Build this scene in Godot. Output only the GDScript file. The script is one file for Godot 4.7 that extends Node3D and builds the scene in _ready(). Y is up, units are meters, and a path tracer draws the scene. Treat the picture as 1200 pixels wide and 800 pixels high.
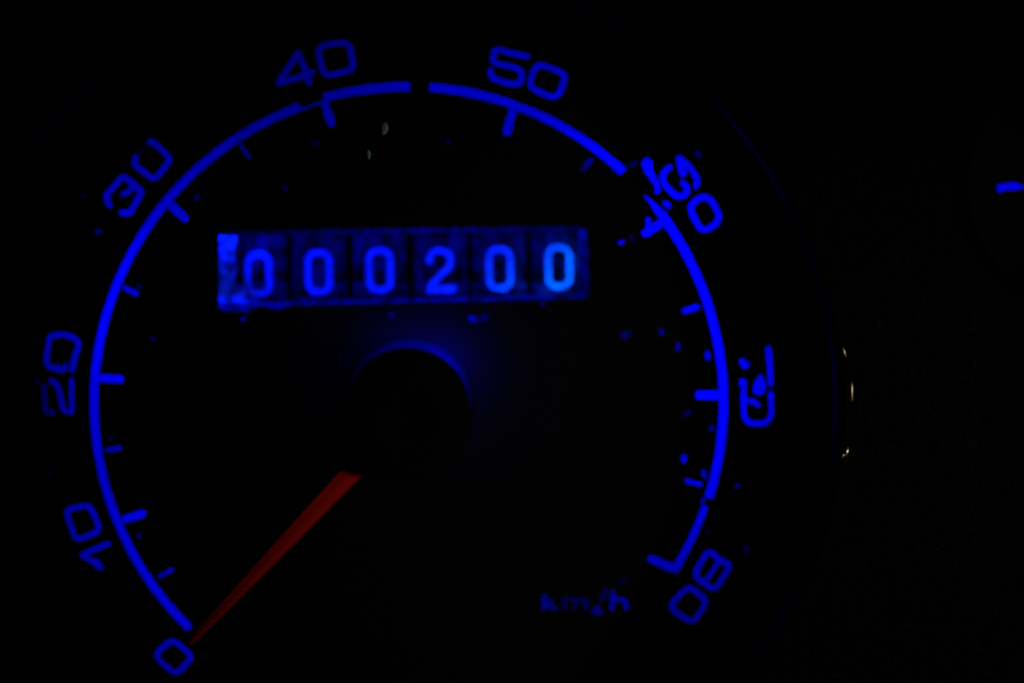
extends Node3D
# A backlit round speedometer in the dark. All drawing on the dial is measured in dial units
# ("u", 1 u = K metres, x to the right, y down); dial() turns them into metres on the dial face.

const K := 0.035 / 369.0            # the scale arc has a radius of 35 mm
const CX := 478.5
const CY := 471.0
const EYE := Vector2(509, 212)      # the point of the dial that the lens faces
const EYE_Z := 0.16
const PLATE := 0.0003               # thickness of the dial plate

var noise := FastNoiseLite.new()
var cutters: Array = []             # outlines cut out of the dial plate
var islands: Array = []             # what stays inside them (the middle of a nought)
var small_cutters: Array = []
var M := {}


func _ready() -> void:
	# --- camera, environment, exposure, the lamp outside the frame
	var cam := Camera3D.new()
	cam.name = "camera"
	var lens := CameraAttributesPhysical.new()
	lens.frustum_near = 0.02
	lens.frustum_far = 5.0
	lens.frustum_focal_length = 50.0
	lens.frustum_focus_distance = 0.146
	lens.exposure_aperture = 8.0
	cam.attributes = lens
	cam.projection = Camera3D.PROJECTION_FRUSTUM
	cam.near = 0.02
	cam.far = 5.0
	cam.size = 800.0 * K * cam.near / EYE_Z
	cam.frustum_offset = Vector2((600.0 - EYE.x) * K, (EYE.y - 400.0) * K) * cam.near / EYE_Z
	cam.position = dial(EYE, EYE_Z)
	add_child(cam)
	cam.current = true

	var around := WorldEnvironment.new()
	around.name = "environment"
	var e := Environment.new()
	e.background_mode = Environment.BG_COLOR
	e.background_color = Color(0, 0, 0)
	e.tonemap_mode = Environment.TONE_MAPPER_LINEAR
	e.tonemap_exposure = 1.0
	e.sdfgi_enabled = true
	e.ssao_enabled = true
	e.ssil_enabled = true
	around.environment = e
	add_child(around)

	var lamp := SpotLight3D.new()
	lamp.name = "side_lamp"
	lamp.light_color = Color(1.0, 0.90, 0.74)
	lamp.light_energy = 0.0120
	lamp.light_size = 0.01
	lamp.spot_angle = 18.8
	lamp.spot_angle_attenuation = 1.0
	lamp.spot_range = 2.0
	lamp.spot_attenuation = 2.0
	lamp.shadow_enabled = true
	add_child(lamp)
	lamp.look_at_from_position(dial(Vector2(1900, 450), 0.15), dial(Vector2(900, 520), 0.0), Vector3.UP)

	noise.seed = 7
	noise.frequency = 0.11
	materials()
	dashboard()
	speedometer()
	small_gauge()


# ------------------------------------------------------------------ materials

func lin(r: float, g: float, b: float) -> Color:
	return Color(r, g, b).linear_to_srgb()


func plain(called: String, c: Color, rough: float, spec := 0.5) -> StandardMaterial3D:
	var m := StandardMaterial3D.new()
	m.resource_name = called
	m.albedo_color = c
	m.roughness = rough
	m.metallic_specular = spec
	M[called] = m
	return m


func film(called: String, through: float) -> void:
	var m := plain(called, lin(0.0, 0.002, 0.08), 0.8, 0.0)
	m.backlight_enabled = true
	m.backlight = lin(0.0, 0.002 * through, through)


func materials() -> void:
	plain("dial_paint", lin(0.0033, 0.0033, 0.0050), 0.9, 0.0)
	plain("inner_black", lin(0.008, 0.008, 0.009), 0.9, 0.05)
	plain("gloss_black", lin(0.006, 0.006, 0.007), 0.45, 0.11)
	plain("matt_black", lin(0.0012, 0.0013, 0.0012), 0.8, 0.03)
	plain("cap_black", lin(0.003, 0.003, 0.003), 0.7, 0.05)
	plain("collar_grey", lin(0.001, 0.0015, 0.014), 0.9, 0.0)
	plain("needle_red", lin(0.56, 0.012, 0.004), 0.8, 0.0)
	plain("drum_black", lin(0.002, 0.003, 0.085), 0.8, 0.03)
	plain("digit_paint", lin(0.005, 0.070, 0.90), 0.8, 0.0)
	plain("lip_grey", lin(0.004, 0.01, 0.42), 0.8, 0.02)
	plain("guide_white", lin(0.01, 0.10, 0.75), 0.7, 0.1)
	plain("glint_warm", lin(0.90, 0.82, 0.64), 0.34, 0.5).metallic = 0.9  # pale tone of the glints built on the bezel rim
	plain("glint_green", lin(0.42, 0.97, 0.80), 0.9, 0.2)  # pale green of the reflections painted on the lens
	film("film_clear", 1.0)
	film("film_worn", 0.62)
	film("film_dim", 0.22)
	film("film_faint", 0.07)
	# pebbled plastic of the dashboard
	var grain := FastNoiseLite.new()
	grain.seed = 3
	grain.frequency = 0.045
	grain.noise_type = FastNoiseLite.TYPE_CELLULAR
	grain.cellular_return_type = FastNoiseLite.RETURN_DISTANCE
	var t := NoiseTexture2D.new()
	t.width = 512
	t.height = 512
	t.seamless = true
	t.noise = grain
	var p := plain("pebbled_plastic", lin(0.0004, 0.0006, 0.0006), 0.42, 0.058)
	p.heightmap_enabled = true
	p.heightmap_texture = t
	p.heightmap_scale = 0.035
	p.uv1_triplanar = true
	p.uv1_scale = Vector3.ONE * 45.0
	var glass := plain("lens_clear", Color(0.1, 0.1, 0.12, 0.01), 0.02, 0.2)
	glass.transparency = BaseMaterial3D.TRANSPARENCY_ALPHA
	# dust and grime on the number wheels and the light guide
	for g in [["drum_black", 90.0, 0.2, 5], ["guide_white", 110.0, 0.50, 6], ["lip_grey", 100.0, 0.5, 8], ["digit_paint", 160.0, 0.82, 9]]:
		var n := FastNoiseLite.new()
		n.seed = g[3]
		n.frequency = 0.02
		n.fractal_octaves = 4
		var ramp := Gradient.new()
		ramp.set_color(0, Color.WHITE * float(g[2]))
		ramp.set_color(1, Color.WHITE)
		ramp.set_offset(0, 0.36)
		ramp.set_offset(1, 0.62)
		var grime := NoiseTexture2D.new()
		grime.width = 256
		grime.height = 256
		grime.seamless = true
		grime.noise = n
		grime.color_ramp = ramp
		var gm: StandardMaterial3D = M[g[0]]
		gm.albedo_texture = grime
		gm.uv1_triplanar = true
		gm.uv1_world_triplanar = true
		gm.uv1_scale = Vector3.ONE * float(g[1])
	var led := plain("led_blue", lin(0.02, 0.03, 0.4), 0.5)
	led.emission_enabled = true
	led.emission = Color(0.0, 0.02, 1.0)
	led.emission_energy_multiplier = 0.6


# ------------------------------------------------------------------ geometry helpers

func dial(p: Vector2, z := 0.0) -> Vector3:
	return Vector3((p.x - CX) * K, (CY - p.y) * K, z)


func seen(p: Vector2, z: float) -> Vector2:
	# where something that stands z in front of the dial is, if it covers p of the dial
	return EYE + (p - EYE) * (EYE_Z - z) / EYE_Z


func poly(flat: Array) -> PackedVector2Array:
	var out := PackedVector2Array()
	for i in range(0, flat.size(), 2):
		out.append(Vector2(flat[i], flat[i + 1]))
	return out


func rounded(pts: PackedVector2Array, r: float, closed: bool) -> PackedVector2Array:
	var out := PackedVector2Array()
	var n := pts.size()
	for i in n:
		if not closed and (i == 0 or i == n - 1):
			out.append(pts[i])
			continue
		var p := pts[i]
		var a := pts[(i + n - 1) % n] - p
		var b := pts[(i + 1) % n] - p
		var rr := minf(r, minf(a.length(), b.length()) * 0.48)
		var pa := p + a.normalized() * rr
		var pb := p + b.normalized() * rr
		for k in 6:
			var t := k / 5.0
			out.append(pa.lerp(p, t).lerp(p.lerp(pb, t), t))
	return out


func rough(pg: PackedVector2Array, amount: float) -> PackedVector2Array:
	# worn print: edges sampled finely and pushed in and out a little
	var out := PackedVector2Array()
	var n := pg.size()
	for i in n:
		var a := pg[i]
		var b := pg[(i + 1) % n]
		var d := a.distance_to(b)
		if d < 0.3:
			continue
		var steps := maxi(1, int(d / 3.0))
		var normal := (b - a).normalized().orthogonal()
		for k in steps:
			var q := a.lerp(b, float(k) / steps)
			out.append(q + normal * noise.get_noise_2d(q.x * 3.0, q.y * 3.0) * amount)
	return out


func ccw(pg: PackedVector2Array) -> PackedVector2Array:
	var c := pg.duplicate()
	if Geometry2D.is_polygon_clockwise(c):
		c.reverse()
	return c


func grown(pg: PackedVector2Array, by: float) -> PackedVector2Array:
	var r := Geometry2D.offset_polygon(ccw(pg), by, Geometry2D.JOIN_ROUND)
	return ccw(r[0]) if r.size() else ccw(pg)


func stroke(flat: Array, w: float, r := 4.0) -> PackedVector2Array:
	return ccw(Geometry2D.offset_polyline(rounded(poly(flat), r, false), w * 0.44, Geometry2D.JOIN_ROUND, Geometry2D.END_ROUND)[0])


func merged(list: Array) -> PackedVector2Array:
	var a: PackedVector2Array = list[0]
	for i in range(1, list.size()):
		for q in Geometry2D.merge_polygons(a, list[i]):
			if not Geometry2D.is_polygon_clockwise(q):
				a = q
				break
	return ccw(a)


func ring(flat: Array, w: float, r: float) -> Dictionary:
	var c := ccw(rounded(poly(flat), r, true))
	return {"outer": grown(c, w * 0.44), "holes": [grown(c, -w * 0.44)]}


func solid(outer: PackedVector2Array) -> Dictionary:
	return {"outer": outer, "holes": []}


func simple(outer: PackedVector2Array, holes: Array) -> Array:
	# splits an outline with holes into outlines without
	if holes.is_empty():
		return [outer]
	var c := Vector2.ZERO
	for q in holes[0]:
		c += q / holes[0].size()
	var out := []
	for s in [-1.0, 1.0]:
		var half := ccw(PackedVector2Array([c + Vector2(0, -4000), c + Vector2(4000 * s, -4000), c + Vector2(4000 * s, 4000), c + Vector2(0, 4000)]))
		for piece in Geometry2D.intersect_polygons(outer, half):
			var left := [piece]
			var later := []
			for h in holes:
				var next := []
				for q in left:
					var cut := Geometry2D.clip_polygons(q, h)
					if cut.any(func(x): return Geometry2D.is_polygon_clockwise(x)):
						later.append(h)
						next.append(q)
					else:
						next.append_array(cut)
				left = next
			for q in left:
				out.append_array(simple(q, later))
	return out


func tri(st: SurfaceTool, a: Vector3, b: Vector3, c: Vector3) -> void:
	st.add_vertex(a)
	st.add_vertex(b)
	st.add_vertex(c)


func facing(st: SurfaceTool, a: Vector3, b: Vector3, c: Vector3, out: Vector3) -> void:
	# a triangle whose front (clockwise in Godot) looks towards out
	if (b - a).cross(c - a).dot(out) > 0.0:
		tri(st, a, c, b)
	else:
		tri(st, a, b, c)


func quad(st: SurfaceTool, a: Vector3, b: Vector3, c: Vector3, d: Vector3, out: Vector3) -> void:
	facing(st, a, b, c, out)
	facing(st, a, c, d, out)


func begin(flat := true) -> SurfaceTool:
	var st := SurfaceTool.new()
	st.begin(Mesh.PRIMITIVE_TRIANGLES)
	st.set_smooth_group(-1 if flat else 0)
	return st


func sheet(st: SurfaceTool, pieces: Array, z: float) -> void:
	for pg in pieces:
		var ix := Geometry2D.triangulate_polygon(pg)
		for i in range(0, ix.size(), 3):
			facing(st, dial(pg[ix[i]], z), dial(pg[ix[i + 1]], z), dial(pg[ix[i + 2]], z), Vector3.BACK)


func slab(st: SurfaceTool, outline: PackedVector2Array, z0: float, z1: float) -> void:
	# an outline given thickness
	var ix := Geometry2D.triangulate_polygon(outline)
	for i in range(0, ix.size(), 3):
		for z in [z0, z1]:
			facing(st, dial(outline[ix[i]], z), dial(outline[ix[i + 1]], z), dial(outline[ix[i + 2]], z), Vector3.BACK if z == z1 else Vector3.FORWARD)
	var o := ccw(outline)
	for i in o.size():
		var a := o[i]
		var b := o[(i + 1) % o.size()]
		var n := Vector3((b - a).y, (b - a).x, 0)
		quad(st, dial(a, z0), dial(b, z0), dial(b, z1), dial(a, z1), n)


func box(st: SurfaceTool, a: Vector3, b: Vector3) -> void:
	var lo := Vector3(minf(a.x, b.x), minf(a.y, b.y), minf(a.z, b.z))
	var hi := Vector3(maxf(a.x, b.x), maxf(a.y, b.y), maxf(a.z, b.z))
	for axis in 3:
		var u := (axis + 1) % 3
		var v := (axis + 2) % 3
		for s in 2:
			var p := []
			for k in [[0, 0], [1, 0], [1, 1], [0, 1]]:
				var q := Vector3()
				q[axis] = hi[axis] if s else lo[axis]
				q[u] = hi[u] if k[0] else lo[u]
				q[v] = hi[v] if k[1] else lo[v]
				p.append(q)
			var n := Vector3()
			n[axis] = 1.0 if s else -1.0
			quad(st, p[0], p[1], p[2], p[3], n)


func lathe(st: SurfaceTool, center: Vector2, profile: Array, n := 144) -> void:
	# profile: [radius in u, z in metres] ... outside on the right hand of its direction
	var c := dial(center)
	for i in n:
		var a := Vector3.RIGHT.rotated(Vector3.BACK, TAU * i / n)
		var b := Vector3.RIGHT.rotated(Vector3.BACK, TAU * (i + 1) / n)
		for k in profile.size() - 1:
			var p = profile[k]
			var q = profile[k + 1]
			var d := Vector2(q[0] - p[0], (q[1] - p[1]) / K)
			var out := (a + b).normalized() * d.y + Vector3.BACK * -d.x
			var p0: Vector3 = c + a * p[0] * K + Vector3.BACK * p[1]
			var p1: Vector3 = c + b * p[0] * K + Vector3.BACK * p[1]
			var q0: Vector3 = c + a * q[0] * K + Vector3.BACK * q[1]
			var q1: Vector3 = c + b * q[0] * K + Vector3.BACK * q[1]
			if q[0] > 0.001:
				facing(st, p0, q0, q1, out)
			if p[0] > 0.001:
				facing(st, p0, q1, p1, out)


func make(called: String, st: SurfaceTool, material: String, parent: Node, label := "") -> MeshInstance3D:

	st.generate_normals()
	var o := MeshInstance3D.new()
	o.name = called
	o.mesh = st.commit()
	o.material_override = M[material]
	if label:
		o.set_meta("label", label)
	parent.add_child(o, true)
	return o


func thing(called: String, label: String, category: String) -> Node3D:
	var o := Node3D.new()
	o.name = called
	o.set_meta("label", label)
	o.set_meta("category", category)
	add_child(o, true)
	return o


func blob(st: SurfaceTool, at: Vector3, half: Vector3, tilt: float) -> void:
	# a small uneven grain
	var rows := 6
	var cols := 10
	var turn := Basis(Vector3.BACK, tilt)
	var pt := func(i: int, j: int) -> Vector3:
		var th := PI * i / rows
		var ph := TAU * (j % cols) / cols
		var d := Vector3(sin(th) * cos(ph), sin(th) * sin(ph), cos(th))
		var w := 1.0 + 0.25 * noise.get_noise_3d(d.x * 9.0 + at.x * 9000.0, d.y * 9.0 + at.y * 9000.0, d.z * 9.0)
		return at + turn * (d * half * w)
	for i in rows:
		for j in cols:
			var a: Vector3 = pt.call(i, j)
			var b: Vector3 = pt.call(i + 1, j)
			var c: Vector3 = pt.call(i + 1, j + 1)
			var d: Vector3 = pt.call(i, j + 1)
			var out := (a + b + c + d) / 4.0 - at
			if i < rows - 1:
				facing(st, a, b, c, out)
			if i > 0:
				facing(st, a, c, d, out)


func joined(list: Array) -> Array:
	# outlines that touch each other become one
	var out := []
	for pg in list:
		var now: PackedVector2Array = pg
		var kept := []
		for other in out:
			var both := Geometry2D.merge_polygons(now, other)
			if both.size() == 1 and Geometry2D.intersect_polygons(now, other).size():
				now = ccw(both[0])
			else:
				kept.append(other)
		out = kept
		out.append(now)
	return out


func cut_plate(center: Vector2, radius: float, holes: Array, keep: Array) -> ArrayMesh:
	# the dial plate with its marks cut out: two faces and the walls of every cut
	var disc := PackedVector2Array()
	for i in 160:
		disc.append(center + Vector2.RIGHT.rotated(TAU * i / 160.0) * radius)
	var cuts := joined(holes)
	var st := begin()
	var pieces := simple(ccw(disc), cuts)
	pieces.append_array(keep)
	sheet(st, pieces, 0.0)
	sheet(st, pieces, -PLATE)
	for list in [cuts, keep]:
		for pg in list:
			var o := ccw(pg)
			for i in o.size():
				var a := o[i]
				var b := o[(i + 1) % o.size()]
				var n := Vector3((b - a).y, (b - a).x, 0) * (1.0 if list == keep else -1.0)
				quad(st, dial(a, -PLATE), dial(b, -PLATE), dial(b), dial(a), n)
	st.generate_normals()
	return st.commit()


func led(parent: Node, at: Vector3, towards: Vector3, size: Vector2, energy: float, color: Color) -> void:
	# a light-emitting chip: its glowing face and, just in front of it, the light it gives
	var st := begin()
	var z := towards.normalized()
	var x := (Vector3.RIGHT - z * z.x).normalized()
	var y := z.cross(x)
	var p := []
	for s in [[-1, -1, 0], [1, -1, 0], [1, 1, 0], [-1, 1, 0], [-1, -1, 1], [1, -1, 1], [1, 1, 1], [-1, 1, 1]]:
		p.append(at + x * size.x / 2 * s[0] + y * size.y / 2 * s[1] - z * 0.0006 * s[2])
	quad(st, p[0], p[1], p[2], p[3], z)
	quad(st, p[4], p[5], p[6], p[7], -z)
	for i in 4:
		var j := (i + 1) % 4
		quad(st, p[i], p[j], p[4 + j], p[4 + i], (p[i] + p[j]) / 2 - at)
	var chip := make("backlight_led", st, "led_blue", parent)
	var l := AreaLight3D.new()
	l.name = "led_light"
	l.area_size = size * 0.9
	l.light_color = color
	l.light_energy = energy
	l.area_range = 0.3
	l.area_attenuation = 2.0
	l.shadow_enabled = true
	l.transform = Transform3D(Basis(x, -y, -z), at + z * 0.0001)
	chip.add_child(l, true)


# ------------------------------------------------------------------ the setting

func dashboard() -> void:
	# the moulded panel that both instruments sit in
	var edge := ccw(PackedVector2Array([Vector2(-700, -600), Vector2(2000, -600), Vector2(2000, 1400), Vector2(-700, 1400)]))
	var holes := []
	for h in [[Vector2(467, 449), 480.0], [Vector2(1201.4, 214.7), 142.0]]:
		var c := PackedVector2Array()
		for i in 144:
			c.append(h[0] + Vector2.RIGHT.rotated(TAU * i / 144.0) * h[1])
		holes.append(ccw(c))
	var st := begin()
	sheet(st, simple(edge, holes), 0.0165)
	for h in holes:
		for i in h.size():
			var a: Vector2 = h[i]
			var b: Vector2 = h[(i + 1) % h.size()]
			var n := Vector3(-(b - a).y, -(b - a).x, 0)
			quad(st, dial(a, 0.0165), dial(b, 0.0165), dial(b, 0.0135), dial(a, 0.0135), n)
	var back := begin()
	sheet(back, simple(edge, holes), 0.0135)
	var o := make("dashboard_panel", st, "pebbled_plastic", self)
	o.set_meta("label", "dark pebbled plastic dashboard panel around the gauges")
	o.set_meta("kind", "structure")
	var b := make("panel_back", back, "inner_black", o)
	b.name = "panel_back"


# ------------------------------------------------------------------ the speedometer

func mark(called: String, shape: Dictionary, parent: Node, z: float, material := "film_clear", label := "", wear := 0.7) -> void:
	# one translucent window of the dial: cut out of the plate, with a film of its own behind it
	var outer := rough(shape.outer, wear)
	cutters.append(outer)
	var holes := []
	var film_holes := []
	for h in shape.holes:
		var r := rough(h, wear)
		islands.append(r)
		film_holes.append(grown(r, -0.6))
	holes = film_holes
	var st := begin()
	sheet(st, simple(grown(outer, 0.6), holes), z)
	make(called, st, material, parent, label)


func sector(a0: float, a1: float, inner: Array, outer: Array) -> PackedVector2Array:
	# a piece of the scale arc; inner and outer radius at its start and end
	var out := PackedVector2Array()
	var n := maxi(2, int(absf(a1 - a0) / 1.5))
	for i in n + 1:
		var t := float(i) / n
		var a := deg_to_rad(lerpf(a0, a1, t))
		out.append(Vector2(CX, CY) + Vector2(cos(a), -sin(a)) * (lerpf(outer[0], outer[1], t) - 1.1))
	for i in range(n, -1, -1):
		var t := float(i) / n
		var a := deg_to_rad(lerpf(a0, a1, t))
		out.append(Vector2(CX, CY) + Vector2(cos(a), -sin(a)) * (lerpf(inner[0], inner[1], t) + 0.9))
	return ccw(out)


func speedometer() -> void:
	var o := thing("speedometer", "large round black speedometer with glowing blue scale, odometer and red needle", "speedometer")
	var c := Vector2(467, 449)
	var plate := MeshInstance3D.new()
	plate.name = "dial_plate"
	o.add_child(plate, true)

	# --- the scale
	var za := -PLATE - 0.00003
	var zt := -PLATE - 0.00006
	mark("scale_arc", solid(merged([sector(225.9, 110.2, [363.6, 363.0], [375.4, 374.6]), sector(111.0, 105.0, [363.2, 364.0], [366.8, 368.6]), sector(105.6, 89.8, [364.2, 363.8], [376.0, 375.6])])), o.get_node("dial_plate"), za)
	mark("scale_arc", solid(sector(86.1, 46.9, [364.0, 363.5], [375.6, 375.2])), plate, za)
	mark("scale_arc", solid(merged([sector(42.5, 36.0, [367.4, 363.6], [368.4, 375.4]), sector(36.2, -17.7, [363.6, 364.0], [375.4, 376.0])])), plate, za, "film_clear", "stretch of scale arc from sixty to past seventy, its upper end flaked to a point")
	mark("scale_arc", solid(sector(-18.0, -19.1, [361.8, 362.3], [368.0, 368.0])), plate, za, "film_worn")
	mark("scale_arc", solid(merged([sector(-19.3, -32.6, [364.0, 363.5], [374.0, 375.0]), stroke([787.5, 665.5, 764, 655], 11.0)])), plate, za)
	for t in [[145.5, 608.6, 166, 601.8, 10.5], [114.5, 442.8, 140, 444.2, 10.0], [196.5, 237.4, 216, 256, 10.5], [380.2, 121.5, 388, 144.5, 10.0], [600.8, 130.5, 594, 155, 10.5], [842.0, 463, 820, 463, 11.5]]:
		mark("major_tick", solid(outside_arc(stroke([t[0], t[1], t[2], t[3]], t[4]))), plate, zt)
	mark("major_tick", solid(outside_arc(merged([stroke([773, 262.5, 757, 273], 10.5), stroke([759.5, 257, 760.5, 271], 6.0)]))), plate, zt, "film_clear", "sixty tick with a splinter of light beside it")
	for t in [[186.5, 675.5, 201.5, 667.2, 4.5], [125, 527.5, 140, 524.6, 5.5], [145.5, 337, 158.5, 344.2, 6.0], [282, 171, 291.5, 184.5, 4.5], [802.5, 364.6, 817.5, 359.4, 7.0], [805, 563.4, 821.5, 568, 5.5]]:
		mark("minor_tick", solid(stroke([t[0], t[1], t[2], t[3]], t[4])), plate, zt, "film_clear" if t[0] > 800 else "film_worn")
	mark("minor_tick", solid(merged([stroke([686.5, 194.5, 693, 187], 6.0), stroke([682.5, 200, 686.5, 194.5], 3.0)])), plate, zt, "film_dim")

	# --- the numerals
	var w := 7.2
	# 0
	mark("numeral", ring([201, 748.5, 225.5, 769.5, 205.5, 791, 180, 768.5], w, 9.0), plate, za)
	# 10
	mark("numeral", solid(merged([stroke([126, 637.2, 95.5, 650.3], 7.0), stroke([95.5, 650.3, 113, 661.5], 7.5), stroke([112, 659, 115.5, 664], 10.0)])), plate, za)
	mark("numeral", ring([75.5, 597.5, 104.5, 591.5, 117, 621.5, 88.5, 634], w, 9.0), plate, za)
	# 20, its nought jagged and its two broken into strips
	mark("numeral", solid(merged([stroke([50.8, 453, 52, 481, 57, 484.5, 62, 482.5], 6.5)])), plate, za, "film_dim", "broken lower stroke of the two of twenty")
	mark("numeral", solid(merged([stroke([59, 446.5, 66, 450.5, 69, 460, 73.5, 481, 83.4, 483.6, 83, 445.5], 6.8, 3.0)])), plate, za, "film_worn", "cracked upper stroke of the two of twenty")
	mark("numeral", solid(merged([stroke([83.4, 433.5, 88, 413, 92.2, 403, 86, 395.2, 72, 391.4, 57.5, 393.8, 53, 424, 57.5, 430.5, 70, 433.4, 75.5, 431], 7.4), stroke([66, 431, 66.5, 426.5], 3.0), stroke([75, 431, 76.5, 424.5], 3.0)])), plate, za, "film_worn", "nought of twenty with a ragged lower side")
	# 30
	mark("numeral", solid(merged([stroke([127.3, 240, 122.8, 229.8, 143.5, 206.4, 156, 215.5, 159, 219.5, 165.8, 224.5, 151, 250.4, 142, 249], 7.4), stroke([156, 217, 150.5, 224.5, 143.5, 227.5], 6.5)])), plate, za)
	mark("numeral", solid(stroke([173.5, 167.5, 178, 165.2, 199.8, 186.5, 180.5, 210.8, 156.3, 192.5, 158.5, 184], 7.4, 7.0)), plate, za, "film_clear", "nought of thirty with a gap in its outer side")
	mark("numeral", solid(stroke([163, 181, 172, 169], 3.0)), plate, zt, "film_faint")
	mark("numeral", solid(stroke([161, 171, 162, 175], 2.5)), plate, zt, "film_faint")
	# 40
	var tri4 := ccw(rounded(poly([348.6, 61.5, 325.8, 97.5, 359.8, 87.2]), 2.5, true))
	mark("numeral", {"outer": merged([grown(tri4, 3.2), stroke([348.6, 61.5, 361.8, 96], 7.2), stroke([326.4, 97.2, 366, 84.8], 7.2)]), "holes": [grown(tri4, -3.2)]}, plate, za)
	mark("numeral", ring([371.2, 54.6, 408.2, 48.2, 415, 81.3, 379.6, 89.6], w, 10.0), plate, za)
	# 50
	mark("numeral", solid(stroke([617.5, 66.2, 580.3, 57.2, 576.8, 72.6, 604.5, 79.2, 613, 86, 608.6, 98.8, 598, 98, 577, 91.8, 575, 83], w, 5.0)), plate, za)
	mark("numeral", ring([629, 73.4, 664.5, 87.2, 653, 116.2, 618.8, 102], w, 11.0), plate, za)
	# 60, flaked
	mark("numeral", solid(stroke([785.2, 195.8, 775.6, 204.5, 779.5, 217.2, 794.8, 231.8, 806.5, 226.2, 805, 217.4, 800, 214.2], 7.4, 6.0)), plate, za, "film_clear", "flaked lower loop of the six of sixty")
	mark("numeral", solid(merged([stroke([796.8, 186.5, 801.0, 202.5], 10.0), stroke([797.5, 186.5, 807.3, 193.5, 818, 209.5, 816.2, 218.2], 7.4)])), plate, za, "film_clear", "flaked top of the six of sixty")
	mark("numeral", ring([806, 240.2, 830, 227, 846.6, 257.4, 823.5, 273.4], 8.0, 13.0), plate, za)
	mark("paint_chip", solid(rough(ccw(poly([753.5, 187, 758, 184.5, 764, 188, 764.5, 198, 772.5, 213, 774, 220, 771, 228, 768.3, 226, 767.5, 217, 756, 202, 752.6, 193])), 0.8)), plate, zt, "film_clear", "long drop shaped chip left of the number sixty")
	mark("paint_chip", solid(rough(ccw(poly([777, 234.5, 783, 235.5, 787.5, 241, 785.5, 245.5, 781, 243, 777, 240])), 0.8)), plate, zt, "film_worn")
	mark("paint_chip", solid(stroke([737.5, 194, 745, 190.5], 5.0)), plate, zt, "film_faint")
	# 70, broken into drops
	mark("numeral", solid(stroke([901, 408.5, 903, 430, 903.3, 449.5], 7.4)), plate, za, "film_clear", "top bar of the seven of seventy, the rest of it missing")
	mark("numeral", solid(merged([stroke([872, 455.5, 872.5, 490, 880, 496.4, 898, 496, 904.3, 488, 904, 461], 6.8, 6.0), stroke([873, 469, 884, 470.5, 889, 475], 5.8), stroke([871.6, 464.5, 872, 476], 7.0)])), plate, za, "film_clear", "open nought of seventy with a bent inner stroke")
	mark("paint_chip", solid(rough(ccw(poly([893, 437.5, 896, 444, 898, 453.5, 896.5, 460, 891, 463.5, 884.5, 461.5, 882.3, 455, 885.5, 447, 890, 440.5])), 0.8)), plate, zt, "film_clear", "drop shaped chip inside the broken seven")
	mark("paint_chip", solid(ccw(poly([866, 421, 871, 420, 879, 426, 878, 429.5, 872, 433, 868, 427]))), plate, zt)
	mark("paint_chip", solid(ccw(poly([867.5, 444.5, 872, 443.5, 876.5, 449, 873.5, 453.5, 867, 453]))), plate, zt)
	# 80
	var loop8 := ccw(rounded(poly([829, 647.2, 836.5, 648.5, 843.5, 656.5, 856.8, 662.4, 838.5, 690.8, 826, 684.5, 814, 673]), 6.0, true))
	var hole8 := []
	for q in Geometry2D.clip_polygons(grown(loop8, -3.3), stroke([844, 656.5, 825, 685], 6.6)):
		hole8.append(ccw(q))
	mark("numeral", {"outer": grown(loop8, 3.3), "holes": hole8}, plate, za)
	mark("numeral", ring([807.5, 686, 829.5, 704, 812.5, 731, 784, 711.5], 7.8, 10.0), plate, za)
	# km/h, partly rubbed away
	var unit := [[stroke([638.5, 698.5, 638, 713], 7.0), stroke([640, 708, 646.5, 704.5], 5.0), stroke([641, 707.5, 650.5, 714], 5.5)],
		[stroke([661.5, 702.5, 662, 713.5], 5.5), stroke([661.5, 702, 674, 701.5, 690, 703], 4.0), stroke([674.5, 702, 675, 713.5], 5.0), stroke([687, 706, 687.5, 712.5], 7.0)],
		[stroke([711, 690.5, 704.5, 703.5], 5.5)], [stroke([696.5, 717.5, 704.5, 717], 6.5), stroke([698, 714, 702, 711], 5.0)],
		[stroke([718.5, 694, 717.5, 713.5], 6.0), stroke([719, 703, 729, 702.2, 734, 706, 734.5, 713], 6.0)]]
	for k in 5:
		mark("unit_letter", solid(merged(unit[k])), plate, za, ["film_worn", "film_dim", "film_dim", "film_worn", "film_clear"][k])

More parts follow.
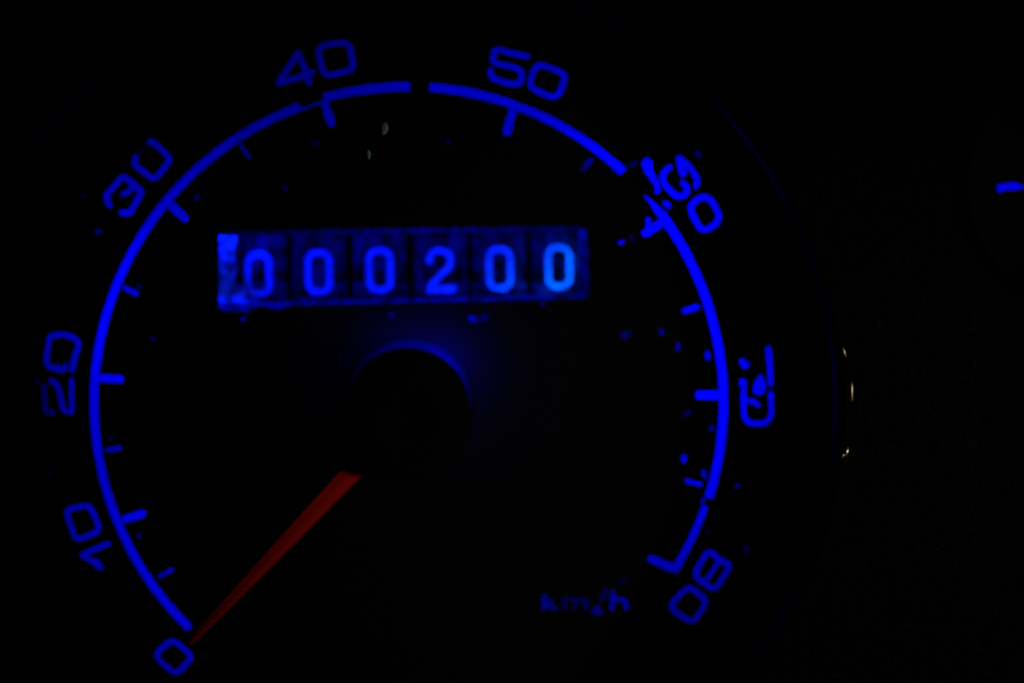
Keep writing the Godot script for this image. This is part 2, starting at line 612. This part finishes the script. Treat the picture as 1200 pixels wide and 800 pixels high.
	# --- pinholes in the paint: x, y, half sizes, tilt, film
	for h in [[230, 231.5, 2.5, 4.5, 0.1, 3], [243, 235, 2, 4, 0.2, 4], [333.5, 219.3, 2.2, 3.5, -0.4, 3], [115, 271, 4.5, 3, -0.6, 3], [97, 230, 2, 3, 0.1, 4], [367, 168, 7, 2.5, -0.2, 4], [179, 397, 3, 2.6, 0.3, 4], [162, 335, 2.2, 3.2, 0.2, 3],
			[162, 628, 3, 3.2, 0.0, 3], [284.4, 373.6, 3.0, 3.0, 0.2, 2], [459, 369.5, 5, 3.4, 0.1, 3], [554, 374.8, 6.0, 4.0, 0.7, 1], [566.5, 373.6, 4.6, 3.8, -0.6, 3], [635.6, 354.8, 3.2, 4.0, 0.1, 3], [728.5, 284.5, 2.8, 3.2, 0.1, 2], [741, 279, 2.5, 3, 0, 4],
			[819, 180.5, 3.4, 3.6, 0.2, 3], [775.5, 389.2, 3.2, 4.4, -0.3, 3], [795, 407.5, 2.8, 6.6, 0.0, 3], [829.8, 417, 3.2, 6.0, -0.2, 2], [733, 392.5, 7, 5, 0, 4], [806, 485, 4, 5, 0.2, 4], [834, 502.5, 2.6, 4.4, 0, 3], [802, 537.6, 3.2, 5.2, 0.1, 2],
			[826, 556, 2.8, 6.0, -0.5, 2], [865, 569.5, 2.6, 3.8, 0.3, 3], [875, 644, 4, 6.5, -0.4, 4], [830.5, 624, 3, 2.5, 0, 4], [129.5, 514, 2.6, 2.6, 0, 4], [525, 166, 3, 4, 0, 4], [162.5, 339, 2.4, 2.4, 0, 4], [57.5, 556, 2.4, 3.0, 0.3, 4], [730, 681, 6, 3.5, -0.5, 4], [42, 446, 3, 5, 0.3, 4]]:
		var e := PackedVector2Array()
		for i in 9:
			var ragged := 0.95 + 0.7 * noise.get_noise_3d(h[0] * 5.0, h[1] * 5.0, i * 9.0)
			e.append(Vector2(h[0], h[1]) + ragged * (Vector2.RIGHT.rotated(TAU * i / 9.0) * Vector2(h[2], h[3])).rotated(h[4]))
		mark("pinhole", solid(ccw(e)), plate, zt, ["", "film_clear", "film_worn", "film_dim", "film_faint"][h[5]], "", 1.0)

	# --- the odometer window, ragged at its lower left corner
	cutters.append(rough(ccw(poly([253.5, 272.5, 262, 271.4, 470, 267.6, 683, 264.4, 688, 267, 690, 300, 690, 347, 687, 350, 640, 351.5, 540, 353.5, 345, 357.6, 334.5, 358.5, 331, 362.4, 318, 362.8, 309, 359, 303, 357.4, 297, 361, 292, 366.5, 277, 365, 271.5, 366, 262, 364.6, 255, 360])), 0.7))
	plate.mesh = cut_plate(c, 532.0, cutters, islands)
	plate.material_override = M["dial_paint"]
	odometer(o)

	# --- the can behind the dial and its lamps
	var can := begin(false)
	lathe(can, c, [[0.0, -0.0195], [528.0, -0.0195], [528.0, -0.0004], [536.0, -0.0004], [536.0, -0.021], [0.0, -0.021]], 96)
	make("housing", can, "inner_black", o)
	for l in [[789, 358, 0.000207], [536, 146, 0.00027], [168, 358, 0.00055], [789, 584, 0.000163], [731, 259, 0.00066], [314, 185, 0.00011], [808, 471, 0.00039], [341, 587, 0.00160]]:
		led(o, dial(Vector2(l[0], l[1]), -0.016), Vector3.BACK, Vector2(0.0025, 0.0025), l[2], Color(0.0, 0.02, 1.0))

	# --- spindle, collar and pointer
	var hub := Vector2(CX, CY)
	var collar := begin(false)
	lathe(collar, hub, [[77.0, 0.00001], [75.5, 0.00022], [72.0, 0.00035], [30.0, 0.00035]], 96)
	make("hub_collar", collar, "collar_grey", o)
	var cap := begin(false)
	lathe(cap, hub, [[26.0, 0.0004], [26.0, 0.0040], [66.5, 0.0040], [68.6, 0.0043], [70.0, 0.0052], [70.4, 0.0110], [69.6, 0.0117], [67.0, 0.0121], [30.0, 0.0122], [24.0, 0.0119], [0.0, 0.0119]], 96)
	make("hub_cap", cap, "cap_black", o)
	led(o, dial(Vector2(474, 420), 0.0037), Vector3.FORWARD, Vector2(0.0016, 0.0010), 0.00013, Color(0.0, 0.02, 1.0))
	led(o, dial(Vector2(514, 428), 0.0037), Vector3.FORWARD, Vector2(0.0014, 0.0014), 0.00034, Color(0.0, 0.02, 1.0))
	var nd := begin()
	var rows := []
	for r in [[0.0, 23.0, 0.0072], [0.55, 15.5, 0.0056], [0.97, 7.6, 0.0036], [1.0, 4.0, 0.0034]]:
		var z: float = r[2]
		var along := Vector2(440, 524).lerp(Vector2(221, 755), r[0])
		var n := Vector2(755 - 524, -(221 - 440)).normalized()
		rows.append([dial(seen(along + n * r[1] / 2, z), z), dial(seen(along, z), z + 0.00022), dial(seen(along - n * r[1] / 2, z), z), dial(seen(along, z), z - 0.0005)])
	for k in 3:
		for s in 4:
			var mid: Vector3 = (rows[k][0] + rows[k][2] + rows[k + 1][0] + rows[k + 1][2]) / 4
			var face: Vector3 = (rows[k][s] + rows[k][(s + 1) % 4] + rows[k + 1][s] + rows[k + 1][(s + 1) % 4]) / 4
			quad(nd, rows[k][s], rows[k][(s + 1) % 4], rows[k + 1][(s + 1) % 4], rows[k + 1][s], face - mid)
	quad(nd, rows[3][0], rows[3][1], rows[3][2], rows[3][3], Vector3(-1, -1, 0))
	make("needle", nd, "needle_red", o)

	# --- bezel, lens and the glints modelled as small solids on them
	var bz := begin(false)
	lathe(bz, c, [[533.5, 0.0004], [479.0, 0.0136], [479.0, 0.0165], [476.5, 0.0177], [472.0, 0.0182], [468.0, 0.0181]], 180)
	make("bezel", bz, "matt_black", o)
	var gk := begin(false)
	lathe(gk, c, [[468.0, 0.0181], [465.4, 0.0177], [464.2, 0.0170], [464.0, 0.0155], [474.0, 0.0150], [478.0, 0.0134], [532.0, 0.0004]], 180)
	make("lens_gasket", gk, "gloss_black", o)
	for g in [[989.5, 412, 1.1, 6.5, 0.30, 0.0182], [998.5, 459, 1.1, 12.0, 0.02, 0.0182], [992.5, 529.5, 1.3, 6.0, -0.28, 0.0182], [988.0, 533.5, 0.9, 3.6, -0.28, 0.0180]]:  # slivers added where the rim glints, the highlight put into shape and colour
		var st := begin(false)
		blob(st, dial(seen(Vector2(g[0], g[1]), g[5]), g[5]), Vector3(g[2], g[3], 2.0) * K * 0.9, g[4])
		make("rim_glint", st, "glint_warm", o)
	var ln := begin(false)
	var arc := []
	for i in 13:
		var r := 462.6 * i / 12.0
		arc.append([r, 0.0160 - 0.0012 * pow(r / 462.6, 2.0)])
	arc.reverse()
	lathe(ln, c, arc, 120)
	make("lens", ln, "lens_clear", o)
	var lens_glints := [[450.5, 151, 4.2, 8.0, -0.15, "brighter upper pale green glint modelled as a speck on the lens below the number forty"], [431.8, 181, 2.6, 6.0, 0.1, "dimmer lower pale green glint modelled as a speck on the lens below the number forty"]]
	for g in lens_glints:  # lens reflections, put in as pale green solids
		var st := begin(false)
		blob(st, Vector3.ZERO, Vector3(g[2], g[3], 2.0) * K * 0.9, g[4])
		var f := make("lens_glint", st, "glint_green", self, g[5])
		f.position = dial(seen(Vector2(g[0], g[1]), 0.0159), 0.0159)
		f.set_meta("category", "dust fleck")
		f.set_meta("group", "glints modelled on the speedometer lens")


func outside_arc(pg: PackedVector2Array) -> PackedVector2Array:
	# a tick, cut off where the scale arc begins
	var best := PackedVector2Array()
	var inner := PackedVector2Array()
	for i in 240:
		inner.append(Vector2(CX, CY) + Vector2.RIGHT.rotated(TAU * i / 240.0) * 364.7)
	for q in Geometry2D.intersect_polygons(pg, ccw(inner)):
		if q.size() > best.size():
			best = q
	return ccw(best)


func odometer(o: Node3D) -> void:
	var turn := deg_to_rad(1.25)                       # the whole counter sits slightly askew
	var st := begin()
	for wall in [[240, 232, 703, 236], [240, 396, 703, 400], [238, 232, 242, 400], [701, 232, 705, 400]]:
		box(st, dial(Vector2(wall[0], wall[1]), -0.0005), dial(Vector2(wall[2], wall[3]), -0.0185))
	make("odometer_case", st, "inner_black", o)
	# sloping lips round the window
	var b := begin()
	quad(b, dial(Vector2(252, 368), -0.0005), dial(Vector2(694, 358), -0.0005), dial(Vector2(694, 346.5), -0.0024), dial(Vector2(252, 358.5), -0.0024), Vector3(0, 1, 0.4))
	quad(b, dial(Vector2(694, 358), -0.0007), dial(Vector2(252, 368), -0.0007), dial(Vector2(252, 358.5), -0.0026), dial(Vector2(694, 346.5), -0.0026), Vector3(0, -1, -0.4))
	make("window_lip", b, "lip_grey", o)
	b = begin()
	quad(b, dial(Vector2(252, 266), -0.0005), dial(Vector2(694, 258), -0.0005), dial(Vector2(694, 269.0), -0.0012), dial(Vector2(252, 277), -0.0012), Vector3(0, -1, 1.2))
	quad(b, dial(Vector2(252, 266), -0.0006), dial(Vector2(694, 258), -0.0006), dial(Vector2(694, 269.0), -0.0013), dial(Vector2(252, 277), -0.0013), Vector3(0, 1, -1.2))
	make("window_lip", b, "lip_grey", o)
	b = begin()
	quad(b, dial(Vector2(692, 262), -0.0005), dial(Vector2(692, 354), -0.0005), dial(Vector2(681, 350), -0.0026), dial(Vector2(681, 266), -0.0026), Vector3(-1, 0, 0.4))
	quad(b, dial(Vector2(692.5, 262), -0.0007), dial(Vector2(692.5, 354), -0.0007), dial(Vector2(683, 350), -0.0028), dial(Vector2(683, 266), -0.0028), Vector3(1, 0, -0.4))
	make("window_lip", b, "lip_grey", o)
	# the light guide at the left end of the window, chipped at its foot
	b = begin()
	slab(b, rough(ccw(poly([252, 268, 269, 268, 272.5, 284, 269, 301, 272, 318, 268.5, 332, 275, 341, 280, 337, 284, 349, 281, 355, 290, 353, 299, 358, 296, 369, 252, 369])), 3.0), -0.0042, -0.0030)
	make("light_guide", b, "guide_white", o)

	var zf := -0.005
	var r := 0.0065
	var centers := [302.8, 321.0, 373.3, 319.0, 444.8, 316.8, 516.6, 316.0, 585.7, 314.8, 655.0, 312.8]
	var back := (EYE_Z - zf) / EYE_Z
	for i in 6:
		var q := seen(Vector2(centers[i * 2], centers[i * 2 + 1]), zf)
		var drum := begin(false)
		var at := dial(q, zf - r)
		var half := 31.3 * back * K
		var basis := Basis(Vector3.BACK, turn)
		var n := 64
		for k in n:
			for s in 4:
				var ring0 := [Vector2(-half, r - 0.0006), Vector2(-half + 0.0003, r), Vector2(half - 0.0003, r), Vector2(half, r - 0.0006), Vector2(half, 0.0)]
				var u: Vector2 = ring0[s]
				var v: Vector2 = ring0[s + 1]
				var a0 := TAU * k / n
				var a1 := TAU * (k + 1) / n
				var p0 := Vector3(u.x, sin(a0) * u.y, cos(a0) * u.y)
				var p1 := Vector3(u.x, sin(a1) * u.y, cos(a1) * u.y)
				var q0 := Vector3(v.x, sin(a0) * v.y, cos(a0) * v.y)
				var q1 := Vector3(v.x, sin(a1) * v.y, cos(a1) * v.y)
				var out := Vector3((u.x + v.x) * 20.0 if s != 1 else 0.0, sin(a0), cos(a0))
				facing(drum, at + basis * p0, at + basis * q0, at + basis * q1, basis * out)
				if s < 4:
					facing(drum, at + basis * p0, at + basis * q1, at + basis * p1, basis * out)
		var d := make("digit_drum", drum, "drum_black", o)
		# the printed figure, bent round the drum
		var line := PackedVector2Array()
		var closed := i != 3
		if closed:
			line = rounded(poly([-12.4, -23.0, 12.4, -23.0, 12.4, 23.0, -12.4, 23.0]), 12.5, true)
		else:
			line = rounded(poly([-13.6, 7.5, -11.5, 19.5, 0.5, 23.5, 12.0, 17.5, 11.5, 4.5, -11.0, -16.0, -12.5, -22.9]), 6.5, false)
			line.append_array(PackedVector2Array([Vector2(-12.5, -22.9)]))
		var fig := begin(false)
		var dense := PackedVector2Array()
		for k in line.size() - (0 if closed else 1):
			var a := line[k]
			var e := line[(k + 1) % line.size()]
			var steps := maxi(1, int(a.distance_to(e) / 3.0))
			for m in steps:
				if a.distance_to(e) > 0.05:
					dense.append(a.lerp(e, float(m) / steps))
		if not closed:
			dense.append(line[line.size() - 1])
		var bend := func(p: Vector2) -> Vector3:
			var y := clampf(p.y * back * K / (r + 0.0001), -0.95, 0.95)
			return at + basis * Vector3(p.x * back * K, y * (r + 0.0001), sqrt(1.0 - y * y) * (r + 0.0001))
		var half_w := 3.8
		for k in dense.size() - (0 if closed else 1):
			var pts := []
			for m in [k, k + 1]:
				var here := dense[m % dense.size()]
				var before := dense[(m - 1 + dense.size()) % dense.size()] if closed or m > 0 else here
				var after := dense[(m + 1) % dense.size()] if closed or m < dense.size() - 1 else here
				var side := (after - before).normalized().orthogonal() * half_w
				pts.append(bend.call(here + side))
				pts.append(bend.call(here - side))
			quad(fig, pts[0], pts[1], pts[3], pts[2], Vector3.BACK)
		if not closed:
			var foot := [Vector2(-17.0, -18.6), Vector2(17.2, -18.6), Vector2(17.2, -27.4), Vector2(-17.0, -27.4)]
			for k in 8:
				var x0 := lerpf(-17.0, 17.2, k / 8.0)
				var x1 := lerpf(-17.0, 17.2, (k + 1) / 8.0)
				for m in 3:
					var y0 := lerpf(-18.6, foot[2].y, m / 3.0)
					var y1 := lerpf(-18.6, foot[2].y, (m + 1) / 3.0)
					var lift := Vector3.BACK * 0.00004
					quad(fig, bend.call(Vector2(x0, y0)) + lift, bend.call(Vector2(x1, y0)) + lift, bend.call(Vector2(x1, y1)) + lift, bend.call(Vector2(x0, y1)) + lift, Vector3.BACK)
		make("numeral", fig, "digit_paint", d)
	# lamps of the counter: one strip above and one below the window, and a chip at each end
	var blue := Color(0.0, 0.02, 1.0)
	led(o, dial(Vector2(470, 249), -0.0014), Vector3(0, -1, -0.75), Vector2(0.040, 0.0010), 0.00025, blue)
	led(o, dial(Vector2(470, 386), -0.0014), Vector3(0, 1, -0.75), Vector2(0.040, 0.0010), 0.00025, blue)
	led(o, dial(Vector2(262, 249), -0.0012), Vector3(0, -1, -0.6), Vector2(0.0012, 0.0012), 0.00022, Color(0.0, 0.22, 1.0))
	led(o, dial(Vector2(701, 309), -0.0022), Vector3(-1, 0, -0.6), Vector2(0.0012, 0.0012), 0.00006, Color(0.0, 1.0, 0.9))
	for y in [247.0, 384.0]:
		led(o, dial(Vector2(644, y), -0.0014), Vector3(0.15, -1.0 if y < 300.0 else 1.0, -0.75), Vector2(0.0012, 0.0010), 0.00010, Color(0.0, 1.0, 0.9))
	led(o, dial(Vector2(262, 389), -0.0012), Vector3(0, 1, -0.6), Vector2(0.0012, 0.0012), 0.00020, Color(0.0, 0.22, 1.0))


# ------------------------------------------------------------------ the gauge at the right edge

func small_gauge() -> void:
	var o := thing("small_gauge", "small dark gauge at the right edge with one lit blue mark", "gauge")
	var c := Vector2(1201.4, 214.7)
	var plate := MeshInstance3D.new()
	plate.name = "dial_plate"
	o.add_child(plate, true)
	var outline := ccw(poly([1169, 216.4, 1181, 214.6, 1191, 213.2, 1196.5, 215.5, 1203, 219.2, 1195, 222.2, 1181, 222.8, 1170, 225.8]))
	cutters = []
	islands = []
	mark("major_tick", solid(outline), plate, -PLATE - 0.00003)
	plate.mesh = cut_plate(c, 146.0, cutters, [])
	plate.material_override = M["dial_paint"]
	var can := begin(false)
	lathe(can, c, [[0.0, -0.0155], [140.0, -0.0155], [140.0, -0.0004], [148.0, -0.0004], [148.0, -0.017], [0.0, -0.017]], 64)
	make("housing", can, "inner_black", o)
	led(o, dial(Vector2(1187, 228), -0.012), Vector3.BACK, Vector2(0.0025, 0.0025), 0.00021, Color(0.0, 0.02, 1.0))
	var bz := begin(false)
	lathe(bz, c, [[140.0, 0.0004], [140.0, 0.0165], [139.0, 0.0177], [136.0, 0.0182], [133.5, 0.0176], [132.9, 0.0155], [138.4, 0.0148], [139.0, 0.0004]], 96)
	make("bezel", bz, "matt_black", o)
	var ln := begin(false)
	lathe(ln, c, [[132.2, 0.0150], [90.0, 0.0153], [45.0, 0.0155], [0.0, 0.0156]], 64)
	make("lens", ln, "lens_clear", o)
